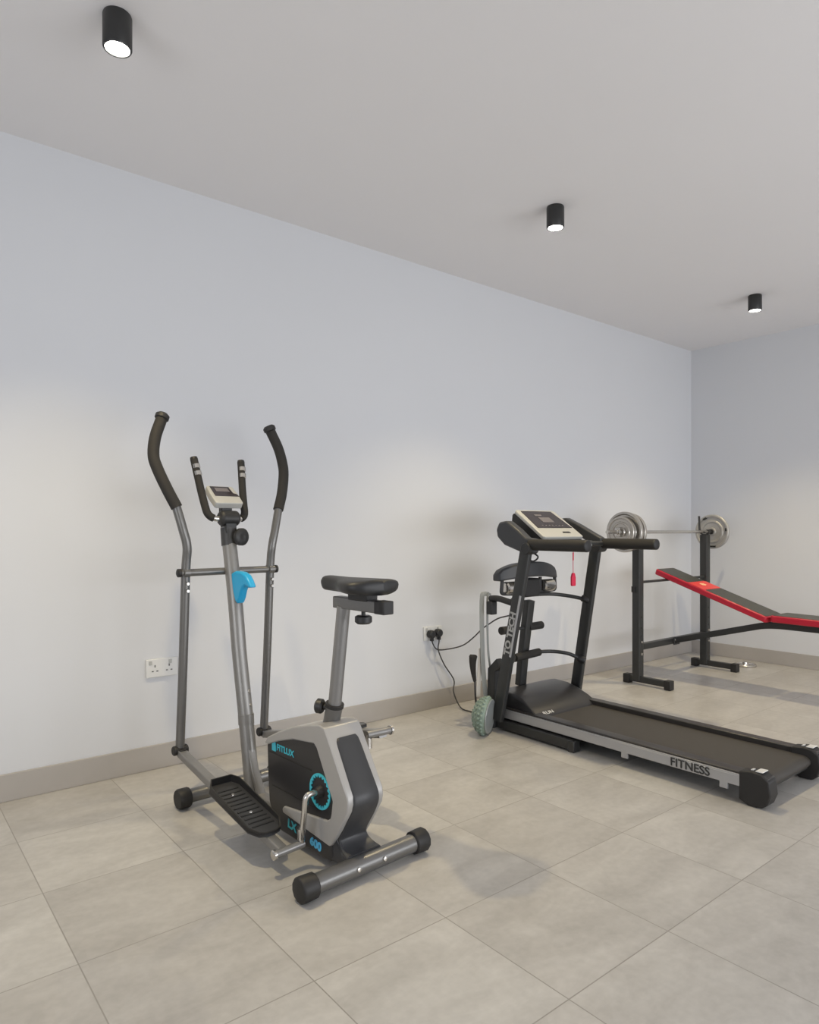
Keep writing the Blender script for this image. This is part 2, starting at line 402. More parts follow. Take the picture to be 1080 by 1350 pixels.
# moving arms: grey tube below, black foam grip above, foot bar and foot plate
def arm(s, pin):
    top = [(s * .200, 1.0, .235), (s * .200, .97, .60), (s * .200, .945, .97), (s * .201, .93, 1.075), (s * .218, .932, 1.15), (s * .242, .942, 1.245)]
    b = B(); tube(b, top, .0185, 16, 7); a = obj('swing_arm', b, 'gun', ET)
    g = [(s * .240, .941, 1.24), (s * .272, .962, 1.315), (s * .300, .992, 1.40), (s * .308, 1.012, 1.455), (s * .295, 1.028, 1.53), (s * .262, 1.045, 1.612)]
    b = B(); tube(b, g, .0235, 16, 7); obj('foam_grip', b, 'foam', a)
    b = B(); lathe(b, [(0, 0), (0, .024), (.004, .029), (.020, .029), (.028, .020), (.030, 0)], g[-1], (-s * .4, .18, 1), 18); obj('grip_cap', b, 'rubber', a)
    b = B(); lathe(b, [(-.012, 0), (-.012, .024), (.012, .024), (.012, 0)], (s * .200, .945, .970), (1, 0, 0), 16); obj('pivot_sleeve', b, 'gun', a)
    for z in (.925, .895): b = B(); lathe(b, [(0, 0), (0, .007), (.004, .006), (.004, 0)], (s * .200, .925, z), (0.1, -1, 0), 10); obj('bolt', b, 'chrome', a)
    # lower joint
    b = B(); lathe(b, [(-.032, 0), (-.032, .016), (-.028, .020), (.028, .020), (.032, .016), (.032, 0)], (s * .200, 1.0, .222), (1, 0, 0), 18)
    box(b, (s * .200, .99, .215), (.030, .05, .030)); obj('arm_joint', b, 'rubber', ET, .002)
    d = Vector(pin) - Vector((s * .200, .985, .212))
    b = B(); rtube(b, [(s * .200, .985, .212), tuple(Vector((s * .200, .985, .212)) + d)], .036, .032, .005); fb = obj('foot_bar', b, 'gunl', ET)
    # foot plate sits on the rear part of the bar
    ax = d.normalized(); side = Vector((1, 0, 0)); up = side.cross(ax); up = up if up.z > 0 else -up
    A0 = Vector((s * .200, .985, .212)) + ax * .345 + up * .022          # front edge of plate
    out = []
    Wd, Ln = .062, .375
    for (a, l) in ((-Wd, .035), (-Wd + .02, 0), (Wd - .02, 0), (Wd, .035), (Wd, Ln - .05), (Wd - .02, Ln - .008), (.02, Ln), (-.02, Ln), (-Wd + .02, Ln - .008), (-Wd, Ln - .05)): out.append((a, l))
    c0 = A0 + side * (-s * -.0 )
    b = B(); prism(b, out, c0, side, ax, up * .014); fp = obj('foot_plate', b, 'charcoal', ET, .003)
    # raised rim round the plate
    b = B()
    def rimpath(idx): return [c0 + side * out[i][0] * .97 + ax * out[i][1] for i in idx]
    kz = 1 if s < 0 else .35
    hts = {0: .030, 1: .034, 2: .034, 3: .034, 4: .022, 5: .012, 6: .010, 7: .010, 8: .012, 9: .014}; hts = {k_: h_ * kz for k_, h_ in hts.items()}
    n = len(out); bot = []; tp = []; it = []; ib = []
    for i in range(n):
        p = c0 + side * out[i][0] + ax * out[i][1]
        q = c0 + side * out[i][0] * .93 + ax * (Ln / 2 + (out[i][1] - Ln / 2) * .975)
        bot.append(b.verts.new(p)); tp.append(b.verts.new(p + up * hts[i])); it.append(b.verts.new(q + up * hts[i])); ib.append(b.verts.new(q))
    for i in range(n):
        j = (i + 1) % n
        b.faces.new([bot[i], bot[j], tp[j], tp[i]]); b.faces.new([tp[i], tp[j], it[j], it[i]]); b.faces.new([it[i], it[j], ib[j], ib[i]]); b.faces.new([ib[i], ib[j], bot[j], bot[i]])
    obj('plate_rim', b, 'rubber', fp)
    b = B()
    for k in range(11):
        box(b, tuple(c0 + ax * (.06 + k * .026) + up * .008), (.085, .006, .003), Matrix((side, ax, up)).transposed())
    obj('tread_ribs', b, 'black', fp)
    for l in (.10, .235):
        b = B(); lathe(b, [(.006, 0), (.006, .008), (.011, .006), (.011, 0)], c0 + ax * l, up, 12); obj('bolt', b, 'chrome', fp)
    return a
PZL, PVL = .092, .205
arm(-1, (-.198, .20, .072))
arm(1, (.198, .150, .400))
# shroud: black body, silver outer band, rear panel
sil = [(.525, .335), (.505, .362), (.43, .398), (.33, .438), (.23, .466), (.165, .480), (.135, .474), (.118, .452), (.075, .385), (.030, .315), (.004, .275), (.000, .250), (.006, .225), (.050, .155), (.098, .086), (.108, .083), (.395, .108), (.400, .122), (.388, .134), (.118, .166), (.100, .178), (.094, .195), (.087, .240), (.180, .396), (.196, .408), (.33, .392), (.43, .362), (.50, .335)]
body = [(.520, .330), (.50, .352), (.33, .430), (.16, .468), (.135, .455), (.035, .315), (.010, .270), (.010, .235), (.090, .115), (.100, .085), (.090, .050), (.11, .026), (.42, .030), (.475, .055), (.505, .12), (.515, .22)]
b = B(); prism(b, body, (0, 0, 0), (0, 1, 0), (0, 0, 1), (.136, 0, 0)); sh = obj('shroud', b, 'gloss', ET, .006)
b = B(); prism(b, sil, (0, 0, 0), (0, 1, 0), (0, 0, 1), (.152, 0, 0)); band = obj('silver_band', b, 'silver', sh, .005, 3); label_part(band, 'silver outer band of the shroud')
# black rear panel, a strip that follows the rear edge
prof = [(.109, .438), (.100, .424), (.075, .385), (.052, .349), (.030, .315), (.010, .284), (.000, .262), (.000, .238), (.012, .212), (.032, .180), (.052, .150), (.068, .124), (.072, .108), (.062, .092), (.040, .080), (.010, .073)]
wid = [.040, .047, .049, .050, .051, .052, .053, .054, .055, .056, .056, .057, .058, .061, .066, .070]
P3 = catmull([(0, a, z) for a, z in prof], 4); Wc = catmull([(w_, 0, 0) for w_ in wid], 4)
b = B(); rings = []
for i, p in enumerate(P3):
    t = (P3[min(i + 1, len(P3) - 1)] - P3[max(i - 1, 0)]).normalized(); nrm = Vector((0, t.z, -t.y));
    if nrm.y > 0: nrm = -nrm
    hw = Wc[i].x; o_ = p + nrm * .006; i_ = p - nrm * .020
    rings.append([b.verts.new(o_ + Vector((-hw + .006, 0, 0))), b.verts.new(o_ + Vector((hw - .006, 0, 0))), b.verts.new(o_ - nrm * .005 + Vector((hw, 0, 0))), b.verts.new(i_ + Vector((hw, 0, 0))), b.verts.new(i_ + Vector((-hw, 0, 0))), b.verts.new(o_ - nrm * .005 + Vector((-hw, 0, 0)))])
for i in range(len(rings) - 1):
    for j in range(6): b.faces.new([rings[i][j], rings[i][(j + 1) % 6], rings[i + 1][(j + 1) % 6], rings[i + 1][j]])
b.faces.new(rings[0]); b.faces.new(rings[-1]); obj('rear_panel', b, 'charcoal', sh)
b = B()
for hw, pf in ((.0675, [(.125, .118), (.084, .116), (.076, .104), (.064, .090), (.042, .078), (.000, .070), (-.014, .062), (-.014, .036), (.125, .036)]),):
    prism(b, pf, (0, 0, 0), (0, 1, 0), (0, 0, 1), (hw * 2, 0, 0))
    for v_ in b.verts:
        if v_.co.z > .08: v_.co.x *= .90
obj('shroud_foot', b, 'charcoal', sh, .004)
# panel seams, logo and lettering on the side facing the camera
b = B(); box(b, (-.0685, .36, .308), (.002, .28, .004)); box(b, (-.0685, .33, .185), (.002, .30, .003)); obj('panel_seam', b, 'rubber', sh)
b = B(); box(b, (-.0690, .468, .334), (.002, .026, .034)); box(b, (-.0695, .458, .330), (.003, .012, .022)); obj('square_logo', b, 'teal', sh, .0005)
text('lettering', 'FITLUX', .032, 'teal', sh, (-.0693, .447, .326), (0, -1, .0), (0, 0, 1), squeeze=1.12, bold=.0009)
text('lettering', 'LX', .042, 'teal', sh, (-.0693, .372, .064), (0, -1, -.10), (0, 0, 1), squeeze=1.1, bold=.0018)
text('lettering', '600', .040, 'bluep', sh, (-.0693, .228, .050), (0, -1, -.10), (0, 0, 1), squeeze=1.12, bold=.0020)
HUB = (0, .165, .250)
for s in (-1, 1):
    b = B(); n = 40; vs = []
    for k in range(n):
        a = 2 * PI * k / n
        r2 = .056 if k % 2 else .047
        p = lambda r, x: b.verts.new((s * x, HUB[1] + r * math.cos(a), HUB[2] + r * math.sin(a)))
        vs.append((p(.061, .0685), p(.061, .0725), p(r2, .0725), p(r2, .0685)))
    for k in range(n):
        A, D = vs[k], vs[(k + 1) % n]
        for q in range(4): b.faces.new([A[q], A[(q + 1) % 4], D[(q + 1) % 4], D[q]])
    obj('gear_ring', b, 'teal', sh)
    b = B(); lathe(b, [(.066, 0), (.066, .022), (.076, .020), (.086, .014), (.086, 0)], (0, HUB[1], HUB[2]), (s, 0, 0), 20); obj('hub_cover', b, 'rubber', sh)
# crank arms (L shaped chrome bars) with pedal pins
def crank(s, zpin, vpin):
    b = B(); path = rounded([(s * .080, HUB[1], HUB[2]), (s * .125, HUB[1] + .004, HUB[2] + (.002 if zpin < .25 else -.002)), (s * .130, vpin, zpin)], .03)
    tube(b, path, .0105, 14); cr = obj('crank', b, 'chrome', ET)
    b = B(); tube(b, [(s * .122, vpin, zpin), (s * .232, vpin + .0, zpin - .004)], .0135, 16); obj('pedal_axle', b, 'gunl', cr)
    b = B(); lathe(b, [(0, 0), (0, .017), (.008, .017), (.012, .011), (.012, 0)], (s * .232, vpin, zpin - .004), (s, 0, 0), 14); obj('axle_nut', b, 'chrome', cr)
    b = B(); lathe(b, [(-.018, 0), (-.018, .014), (.018, .014), (.018, 0)], (s * .130, vpin, zpin + (.035 if s < 0 else -.03)), (0, 0, 1), 12); obj('crank_clamp', b, 'chrome', cr)
crank(-1, .080, .190)
crank(1, .408, .150)
# seat post
b = B(); tube(b, [(0, .205, .44), (0, .176, .535)], .030, 22); obj('post_sleeve', b, 'gun', ET)
b = B(); tube(b, [(0, .177, .53), (0, .124, .885)], .0235, 22); obj('seat_post', b, 'gunl', ET)
b = B(); lathe(b, [(-.006, 0), (-.006, .033), (.006, .033), (.006, 0)], (0, .177, .533), (0, -.25, 1), 22); obj('post_collar', b, 'rubber', ET)
b = B(); lathe(b, [(0, 0), (0, .010), (.022, .010), (.022, .020), (.028, .026), (.046, .026), (.052, .018), (.052, 0)], (-.006, .200, .520), (-.55, .85, .1), 14); obj('post_knob', b, 'black', ET)
# seat slider and seat
b = B(); rtube(b, [(0, .160, .898), (0, -.085, .898)], .040, .040, .004); obj('seat_slider', b, 'gun', ET)
b = B(); box(b, (0, -.090, .898), (.043, .05, .043)); obj('end_cap', b, 'rubber', ET, .003)
b = B(); lathe(b, [(0, 0), (0, .007), (-.022, .007), (-.022, .022), (-.026, .029), (-.044, .029), (-.050, .022), (-.050, 0)], (0, .015, .885), (0, 0, 1), 12); obj('slider_knob', b, 'black', ET)
b = B(); box(b, (0, .02, .925), (.05, .10, .025)); obj('seat_bracket', b, 'rubber', ET, .004)
# seat: outline (half width along v) with domed top
b = B(); NS = 26; NC = 20; rr_ = []
for i in range(NS + 1):
    t = i / NS; v = .235 - t * .325
    hw = .034 + .075 / (1 + math.exp(-(t - .52) * 11))
    if t < .10: hw *= math.sqrt(max(0, 1 - ((.10 - t) / .10) ** 2)) * .999 + .001
    if t > .80: hw *= math.sqrt(max(0, 1 - ((t - .80) / .20) ** 2)) * .999 + .001
    ring = []
    tt = .030 + .006 * math.sin(t * PI)
    for k in range(NC):
        a = 2 * PI * k / NC
        x = hw * math.copysign(abs(math.cos(a)) ** .7, math.cos(a)); z = math.sin(a)
        z = (.022 if z > 0 else .030) * math.copysign(abs(z) ** .7, z) * (1 if t > .04 and t < .97 else .5)
        dip = .002 * math.sin(t * PI)
        ring.append(b.verts.new((x, v, .966 + z - dip)))
    rr_.append(ring)
for i in range(NS):
    for k in range(NC): b.faces.new([rr_[i][k], rr_[i][(k + 1) % NC], rr_[i + 1][(k + 1) % NC], rr_[i + 1][k]])
b.faces.new(rr_[0]); b.faces.new(rr_[-1]); obj('seat', b, 'black', ET, angle=80)
# head clamp, tension knob, handlebar, console
b = B(); lathe(b, [(-.045, 0), (-.045, .025), (-.035, .034), (.035, .034), (.045, .025), (.045, 0)], (0, .955, 1.198), (1, 0, 0), 24)
box(b, (0, .957, 1.16), (.05, .055, .05)); obj('head_clamp', b, 'black', ET, .003)
b = B(); lathe(b, [(-.038, .0), (-.038, .0335), (.038, .0335), (.038, 0)], (0, .955, 1.118), (0, .13, 1), 24)
obj('clamp_sleeve', b, 'charcoal', ET)
b = B(); lathe(b, [(0, 0), (0, .018), (.018, .020), (.020, .034), (.026, .038), (.040, .038), (.046, .030), (.046, .012), (.043, 0)], (.024, .935, 1.118), (.25, -1, 0), 20); obj('tension_knob', b, 'black', ET)
hb = rounded([(-.113, 1.055, 1.455), (-.098, 1.010, 1.300), (-.088, .968, 1.196), (0, .955, 1.196), (.088, .968, 1.196), (.098, 1.010, 1.300), (.113, 1.055, 1.455)], .07, 8)
hb = [Vector(p) for p in hb]
b = B(); tube(b, hb, .0125, 14); hbo = obj('handlebar', b, 'chrome', ET)
for s in (-1, 1):
    P = [p for p in hb if s * p.x > .056]
    if s > 0: P = list(reversed(P))
    b = B(); tube(b, list(reversed(P)), .0165, 16); obj('foam_grip', b, 'foam', hbo)
    tdir = (Vector((s * .113, 1.055, 1.455)) - Vector((s * .098, 1.010, 1.300))).normalized()
    for f in (.60, .80):
        pc = Vector((s * .098, 1.010, 1.300)).lerp(Vector((s * .113, 1.055, 1.455)), f)
        b = B(); sweep(b, [pc - tdir * .013, pc - tdir * .009, pc + tdir * .009, pc + tdir * .013], circ(.0172, 16), scale=[.6, 1, 1, .6]);
        for v_ in b.verts: v_.co += Vector((0.002, -.0022, 0))
        obj('pulse_sensor', b, 'chrome', hbo)
    b = B(); lathe(b, [(0, 0), (0, .017), (.010, .015), (.014, 0)], hb[0] if s < 0 else hb[-1], tdir, 14); obj('end_cap', b, 'rubber', hbo)
# console: rounded silver slab leaning back, dark display window
cpos = Vector((0, 1.000, 1.292)); lean = math.radians(33)
cup = Vector((0, math.sin(lean + .35), math.cos(lean + .35))).normalized(); cn = Vector((0, -cup.z, cup.y)); cs = Vector((1, 0, 0))
def cpt(a, h_, d): return cpos + cs * a + cup * h_ + cn * d
b = B(); prism(b, [(-.060, -.066), (.058, -.066), (.064, -.060), (.068, .000), (.064, .060), (.058, .066), (-.058, .066), (-.064, .060), (-.068, .0), (-.066, -.060)], cpos, cs, cup, cn * .030)
con = obj('console', b, 'pale', ET, .006, 3)
b = B(); prism(b, [(-.050, -.014), (.064, -.014), (.058, .004), (.044, .010), (.040, .058), (-.050, .058)], cpos + cn * .0158, cs, cup, cn * .003); obj('display', b, 'screen', con, .001)
b = B(); prism(b, [(-.034, .018), (.030, .018), (.028, .044), (-.034, .044)], cpos + cn * .0182, cs, cup, cn * .002); obj('lcd', b, 'lcd', con)
b = B(); box(b, (0, .985, 1.235), (.05, .03, .05)); obj('console_neck', b, 'black', ET, .003)
# blue bottle holder hooked on the column
out = [(.902, .962), (.866, .973), (.820, .971), (.785, .960), (.762, .940), (.738, .910), (.762, .908), (.785, .917), (.806, .906), (.818, .890), (.830, .860), (.850, .834), (.868, .846), (.885, .880), (.897, .915)]
b = B(); prism(b, out, (0, 0, 0), (0, 1, 0), (0, 0, 1), (.030, 0, 0))
for v_ in b.verts: v_.co.x *= 1.25 - (.90 - v_.co.y) * 1.5
obj('bottle_holder', b, 'blue', ET, .008, 3)

# ================================================================ TREADMILL
TM = thing('treadmill', 'black motorised treadmill with silver side strip reading FITNESS, standing by the left wall', 'treadmill')
XN, XF = 2.88, 3.45
# deck frame rails
def y_at(z): return 2.66 - (z - .15) * .165
b = B(); box(b, (XN + .035, 1.98, .098), (.070, 1.48, .064)); obj('side_rail', b, 'rail', TM, .004)
b = B(); box(b, (XF - .030, 1.98, .100), (.060, 1.48, .068)); obj('side_rail', b, 'rail', TM, .004)
b = B(); box(b, (XN - .002, 1.995, .096), (.008, 1.41, .050)); box(b, (XN - .0065, 2.03, .112), (.003, 1.33, .004)); st = obj('side_strip', b, 'alu', TM, .001); label_part(st, 'silver side strip')
text('lettering', 'FITNESS', .052, 'letter', st, (XN - .0085, 1.665, .078), (0, -1, 0), (0, 0, 1), squeeze=1.02, bold=.0008)
for y in (1.42, 1.905):
    b = B(); box(b, (XN - .001, y, .060), (.010, .035, .030)); obj('rail_clip', b, 'alu', TM, .001)
b = B(); box(b, ((XN + XF) / 2, 1.96, .066), (.45, 1.36, .03)); obj('deck', b, 'frame', TM, .002)
b = B(); sweep(b, rounded([((XN + XF) / 2, 2.62, .108), ((XN + XF) / 2, 1.285, .108), ((XN + XF) / 2, 1.262, .085), ((XN + XF) / 2, 1.285, .050), ((XN + XF) / 2, 1.60, .050)], .022), [(-.222, -.0015), (.222, -.0015), (.222, .0015), (-.222, .0015)], up=(0, 0, 1)); obj('running_belt', b, 'belt', TM)
b = B(); tube(b, [(XN + .05, 1.290, .080), (XF - .05, 1.290, .080)], .020, 18); obj('rear_roller', b, 'gun', TM)
for x, s in ((XN + .030, -1), (XF - .030, 1)):
    b = B(); prism(b, [(1.355, .018), (1.355, .135), (1.300, .146), (1.262, .142), (1.232, .120), (1.226, .060), (1.240, .022), (1.262, .004), (1.315, .002)], (x, 0, 0), (0, 1, 0), (0, 0, 1), (.074, 0, 0)); ec = obj('rear_end_cap', b, 'rubber', TM, .006, 3)
    b = B(); box(b, (x + .002, 1.277, .1478), (.052, .030, .003), Matrix.Rotation(-.05, 3, 'X')); box(b, (x - .002, 1.310, .1465), (.022, .010, .003), Matrix.Rotation(-.15, 3, 'X')); obj('warning_sticker', b, 'white', ec)
# base frame on the floor
for x in (XN - .005, XF + .005):
    b = B(); box(b, (x, 2.49, .036), (.046, .58, .052)); box(b, (x, 2.205, .030), (.052, .04, .060)); obj('base_foot', b, 'frame', TM, .005)
b = B(); box(b, ((XN + XF) / 2, 2.74, .036), (XF - XN, .05, .05)); obj('base_crossbar', b, 'frame', TM, .004)
# motor cover
MXC = (XN + XF) / 2
mc = [(2.450, .100), (2.465, .118), (2.520, .152), (2.590, .186), (2.660, .206), (2.760, .210), (2.830, .192), (2.860, .150), (2.860, .060), (2.450, .060)]
b = B(); prism(b, mc, ((XN + XF) / 2, 0, 0), (0, 1, 0), (0, 0, 1), (.548, 0, 0))
for v_ in b.verts:
    if v_.co.z > .16: v_.co.x = MXC + (v_.co.x - MXC) * .93
mco = obj('motor_cover', b, 'gloss', TM, .014, 4)
text('lettering', 'RUN', .030, 'white', mco, (2.955, 2.466, .1215), (1, 0, 0), (0, .55, .34), squeeze=1.4)
# front lower posts
for x in (XN - .026,):
    b = B(); rtube(b, [(x, 2.765, .01), (x, 2.755, .34), (x, 2.700, .385)], .060, .045, up=(1, 0, 0)); obj('lower_post', b, 'frame', TM)
# uprights
UX = (XN - .030, XF + .030)
for k, x in enumerate(UX):
    b = B(); xb = x + (-.032 if k == 0 else .034); rtube(b, [(xb, 2.690, .07), (x, 2.502, 1.05)], .070, .034, .008, up=(1, 0, 0)); up_ = obj('upright', b, 'frame', TM)
    if k == 0:
        up0, up1 = Vector((xb - .0180, 2.690, .07)), Vector((x - .0180, 2.502, 1.05))
        def on(z, dy): q = up0.lerp(up1, (z - .07) / .98); return (q.x, q.y + dy, z)
        b = B(); sweep(b, [on(.44, -.028), on(.785, -.028)], rrect(.013, .004, .001), up=(1, 0, 0)); obj('trim_strip', b, 'alu', up_)
        d = (up1 - up0).normalized()
        text('lettering', 'TO TECH', .054, 'grey_letter', up_, on(.445, -.016), d, (0, 1, .19), squeeze=1.08, bold=.0022)
# hull sides, handles, tray and console
for k, x in enumerate(UX):
    out = [(2.45, 1.018), (2.53, 1.022), (2.66, 1.062), (2.712, 1.105), (2.722, 1.150), (2.700, 1.192), (2.640, 1.200), (2.560, 1.150), (2.50, 1.105), (2.44, 1.098)]
    if k == 1: out = [(2.45, 1.030), (2.50, 1.050), (2.62, 1.120), (2.72, 1.175), (2.745, 1.205), (2.735, 1.222), (2.70, 1.222), (2.60, 1.178), (2.50, 1.128), (2.44, 1.100)]
    b = B(); prism(b, out, (x + (.014 if k == 0 else -.014), 0, 0), (0, 1, 0), (0, 0, 1), (.060 if k == 0 else .045, 0, 0)); obj('console_arm', b, 'charcoal', TM, .014, 4)
    b = B(); tube(b, [(x, 2.475, 1.066), (x, 2.105, 1.066)], .031, 20, scale=[1, 1]); hn = obj('handle', b, 'foam', TM)
    b = B(); lathe(b, [(0, 0), (0, .0315), (.008, .030), (.013, .022), (.013, 0)], (x, 2.105, 1.066), (0, -1, 0), 20); obj('end_cap', b, 'rubber', hn)
    b = B(); lathe(b, [(-.04, 0), (-.04, .032), (.04, .032), (.04, 0)], (x, 2.480, 1.045), (1, 0, 0), 20); obj('handle_clamp', b, 'black', hn, .003)
b = B(); lathe(b, [(0, 0), (0, .012), (.012, .010), (.012, 0)], (UX[0] + .02, 2.108, 1.070), (0, -1, .4), 14); obj('round_button', b, 'white', TM)
b = B(); tube(b, [(UX[0], 2.445, 1.066), (UX[1], 2.445, 1.066)], .016, 16); obj('handle_crossbar', b, 'frame', TM)
b = B(); tube(b, [(UX[0], 2.690, 1.125), ((XN + XF) / 2, 2.735, 1.125), (UX[1], 2.700, 1.160)], .030, 16, 6); obj('front_crossbar', b, 'charcoal', TM)
CX0, CX1 = 2.990, 3.350
TL, BL = Vector((CX0, 2.728, 1.258)), Vector((CX0, 2.500, 1.098))
cax = (TL - BL); cl = cax.length; cax.normalize(); cnn = Vector((0, -cax.z, cax.y))
cm = (TL + BL) / 2; cm.x = (CX0 + CX1) / 2
W2 = (CX1 - CX0) / 2
b = B(); prism(b, [(-W2, -cl / 2 + .01), (-W2 + .01, -cl / 2), (W2 - .01, -cl / 2), (W2, -cl / 2 + .01), (W2 - .005, cl / 2 - .01), (W2 - .02, cl / 2), (-W2 + .02, cl / 2), (-W2 + .005, cl / 2 - .01)], cm, (1, 0, 0), cax, cnn * .022)
tc_ = obj('console', b, 'pale', TM, .006, 3)
b = B(); prism(b, [(-W2 + .030, -cl * .18), (W2 - .020, -cl * .18), (W2 - .050, cl * .44), (-W2 + .040, cl * .44)], cm + cnn * .0118, (1, 0, 0), cax, cnn * .003); obj('display', b, 'screen', tc_)
b = B(); prism(b, [(-.05, -.005), (.05, -.005), (.05, .045), (-.05, .045)], cm + cnn * .0138 + cax * .01, (1, 0, 0), cax, cnn * .002); prism(b, [(-.06, .060), (.0, .060), (.0, .076), (-.06, .076)], cm + cnn * .0138 + cax * .01, (1, 0, 0), cax, cnn * .002); obj('lcd', b, 'lcd', tc_)
b = B()
for k in range(7): prism(b, [(-.006, -.004), (.006, -.004), (.006, .004), (-.006, .004)], cm + cnn * .0138 - cax * .028 + Vector((-.09 + k * .03, 0, 0)), (1, 0, 0), cax, cnn * .002)
obj('button', b, 'lcd', tc_)
b = B(); prism(b, [(-.035, -.006), (.035, -.006), (.030, .006), (-.030, .006)], cm + cnn * .0118 - cax * cl * .34 + Vector((.06, 0, 0)), (1, 0, 0), cax, cnn * .003); obj('key_slot', b, 'rubber', tc_)
b = B(); prism(b, [(2.50, 1.085), (2.51, 1.100), (2.735, 1.245), (2.745, 1.235), (2.755, 1.150), (2.70, 1.095), (2.52, 1.050)], ((CX0 + CX1) / 2, 0, 0), (0, 1, 0), (0, 0, 1), (CX1 - CX0 - .016, 0, 0)); obj('console_housing', b, 'rubber', TM, .004)
b = B(); box(b, ((CX0 + CX1) / 2, 2.475, 1.070), (CX1 - CX0 + .06, .05, .030)); obj('console_tray', b, 'charcoal', TM, .008, 3)
b = B(); tube(b, [(UX[0] + .03, 2.50, 1.03), (UX[0] + .045, 2.46, 1.000), (UX[0] + .03, 2.48, .975), (UX[0] + .01, 2.50, .985)], .005, 8, 5); obj('hook', b, 'black', TM)
# massage column with its pad, foam rollers and bow bars
MX = 3.150
b = B(); rtube(b, [(MX, 2.815, .20), (MX, 2.790, .42), (MX, 2.745, .72)], .046, .060, .008, up=(1, 0, 0)); obj('massager_column', b, 'frame', TM)
def bow(z, zs, ze, dy):
    pts = [(UX[0] + .01, 2.60 + .04 * (z < .5), zs), (UX[0] + .09, 2.69, z - .01), (UX[0] + .22, 2.74 + dy, z), (UX[1] - .18, 2.73 + dy, z), (UX[1] - .07, 2.67, z - .012), (UX[1], 2.58 + .03 * (z < .5), ze)]
    b = B(); tube(b, pts, .0115, 12, 8); bo = obj('bow_bar', b, 'frame', TM)
    b = B(); lathe(b, [(-.025, 0), (-.025, .018), (-.02, .022), (.02, .022), (.025, .018), (.025, 0)], pts[-1], (.35, -.8, -.3), 16); obj('bar_joint', b, 'black', bo)
    return bo
bow(.752, .73, .720, .0)
bb = bow(.395, .37, .345, .02)
b = B(); tube(b, [(3.02, 2.745, .388), (3.25, 2.755, .396)], .024, 16); obj('foam_roller', b, 'foam', bb)
b = B(); tube(b, [(2.93, 2.765, .555), (3.275, 2.765, .555)], .010, 12); rb = obj('roller_bar', b, 'frame', TM)
b = B(); tube(b, [(2.925, 2.765, .555), (3.02, 2.765, .555)], .024, 16); obj('foam_roller', b, 'foam', rb)
b = B(); tube(b, [(3.16, 2.765, .557), (3.285, 2.765, .559)], .024, 16); obj('foam_roller', b, 'foam', rb)
# massage head: arched pad above a belt motor
b = B(); NA = 20; rg = []
for i in range(NA + 1):
    t = i / NA; x = MX - .262 + t * .524
    q = abs(2 * t - 1); hz = .958 - .052 * q ** 2.4 - (.016 if i in (0, NA) else 0); lo = .868 - .022 * q ** 2
    rg.append([b.verts.new((x, 2.70 + .05 * q ** 2, hz)), b.verts.new((x, 2.80, hz - .008)), b.verts.new((x, 2.80, lo)), b.verts.new((x, 2.69 + .05 * q ** 2, lo))])
for i in range(NA):
    for j in range(4): b.faces.new([rg[i][j], rg[i][(j + 1) % 4], rg[i + 1][(j + 1) % 4], rg[i + 1][j]])
b.faces.new(rg[0]); b.faces.new(rg[-1]); mp_ = obj('massage_head', b, 'charcoal', TM, .010, 3)
for s in (-1, 1):
    b = B(); lathe(b, [(-.050, 0), (-.050, .030), (-.042, .038), (.042, .038), (.050, .030), (.050, 0)], (MX + s * .165, 2.745, .805), (1, 0, 0), 20); obj('massage_roller', b, 'chrome', mp_)
    b = B(); rtube(b, rounded([(MX + s * .10, 2.745, .86), (MX + s * .10, 2.745, .765), (MX + s * .245, 2.745, .775), (MX + s * .235, 2.745, .87)], .02), .020, .014, .003); obj('roller_bracket', b, 'black', mp_)
b = B(); box(b, (MX, 2.76, .80), (.14, .09, .11)); obj('massage_motor', b, 'rubber', mp_, .010)
# side hook for the massage belt
b = B(); tube(b, [(XN - .03, 2.60, .735), (XN - .045, 2.70, .755), (XN - .060, 2.755, .752)], .018, 12, 6); box(b, (XN - .055, 2.745, .700), (.045, .045, .075)); obj('belt_hook', b, 'black', TM, .004)

# massage belt hanging on the hook: two grey runs, pale run with a black grip
MB_ = thing('massage_belt', 'long pale grey massage belt with black grip hanging at the treadmill front', 'massage belt', (2.80, 2.80, .76))
o0 = Vector((2.80, 2.80, .76))
def rel(pts): return [Vector(p) - o0 for p in pts]
b = B(); sweep(b, catmull(rel([(2.845, 2.785, .772), (2.822, 2.800, .775), (2.806, 2.805, .740), (2.806, 2.800, .45), (2.818, 2.795, .25), (2.842, 2.790, .10), (2.850, 2.78, .06)]), 6), rrect(.026, .006, .002), up=(0, 1, 0)); obj('strap', b, 'strap', MB_)
b = B(); sweep(b, catmull(rel([(2.850, 2.775, .772), (2.832, 2.780, .77), (2.826, 2.780, .70), (2.838, 2.785, .45), (2.868, 2.780, .25), (2.880, 2.775, .12)]), 6), rrect(.012, .005, .001), up=(0, 1, 0)); obj('strap', b, 'strap', MB_)
b = B(); sweep(b, catmull(rel([(2.806, 2.815, .46), (2.800, 2.815, .36), (2.785, 2.810, .26), (2.778, 2.805, .185)]), 6), rrect(.030, .006, .002), up=(0, 1, 0)); obj('strap', b, 'strapw', MB_)
b = B(); sweep(b, catmull(rel([(2.762, 2.83, .425), (2.757, 2.83, .38), (2.763, 2.83, .32), (2.770, 2.825, .27)]), 5), rrect(.050, .030, .010), up=(0, 1, 0), scale=[.75 if i == 0 else max(.35, 1.05 - i * .045) for i in range(16)]); obj('grip', b, 'foam', MB_)
b = B(); tube(b, rel([(2.770, 2.825, .28), (2.768, 2.82, .20), (2.772, 2.815, .12)]), .006, 8, 5); obj('cord', b, 'cord', MB_)

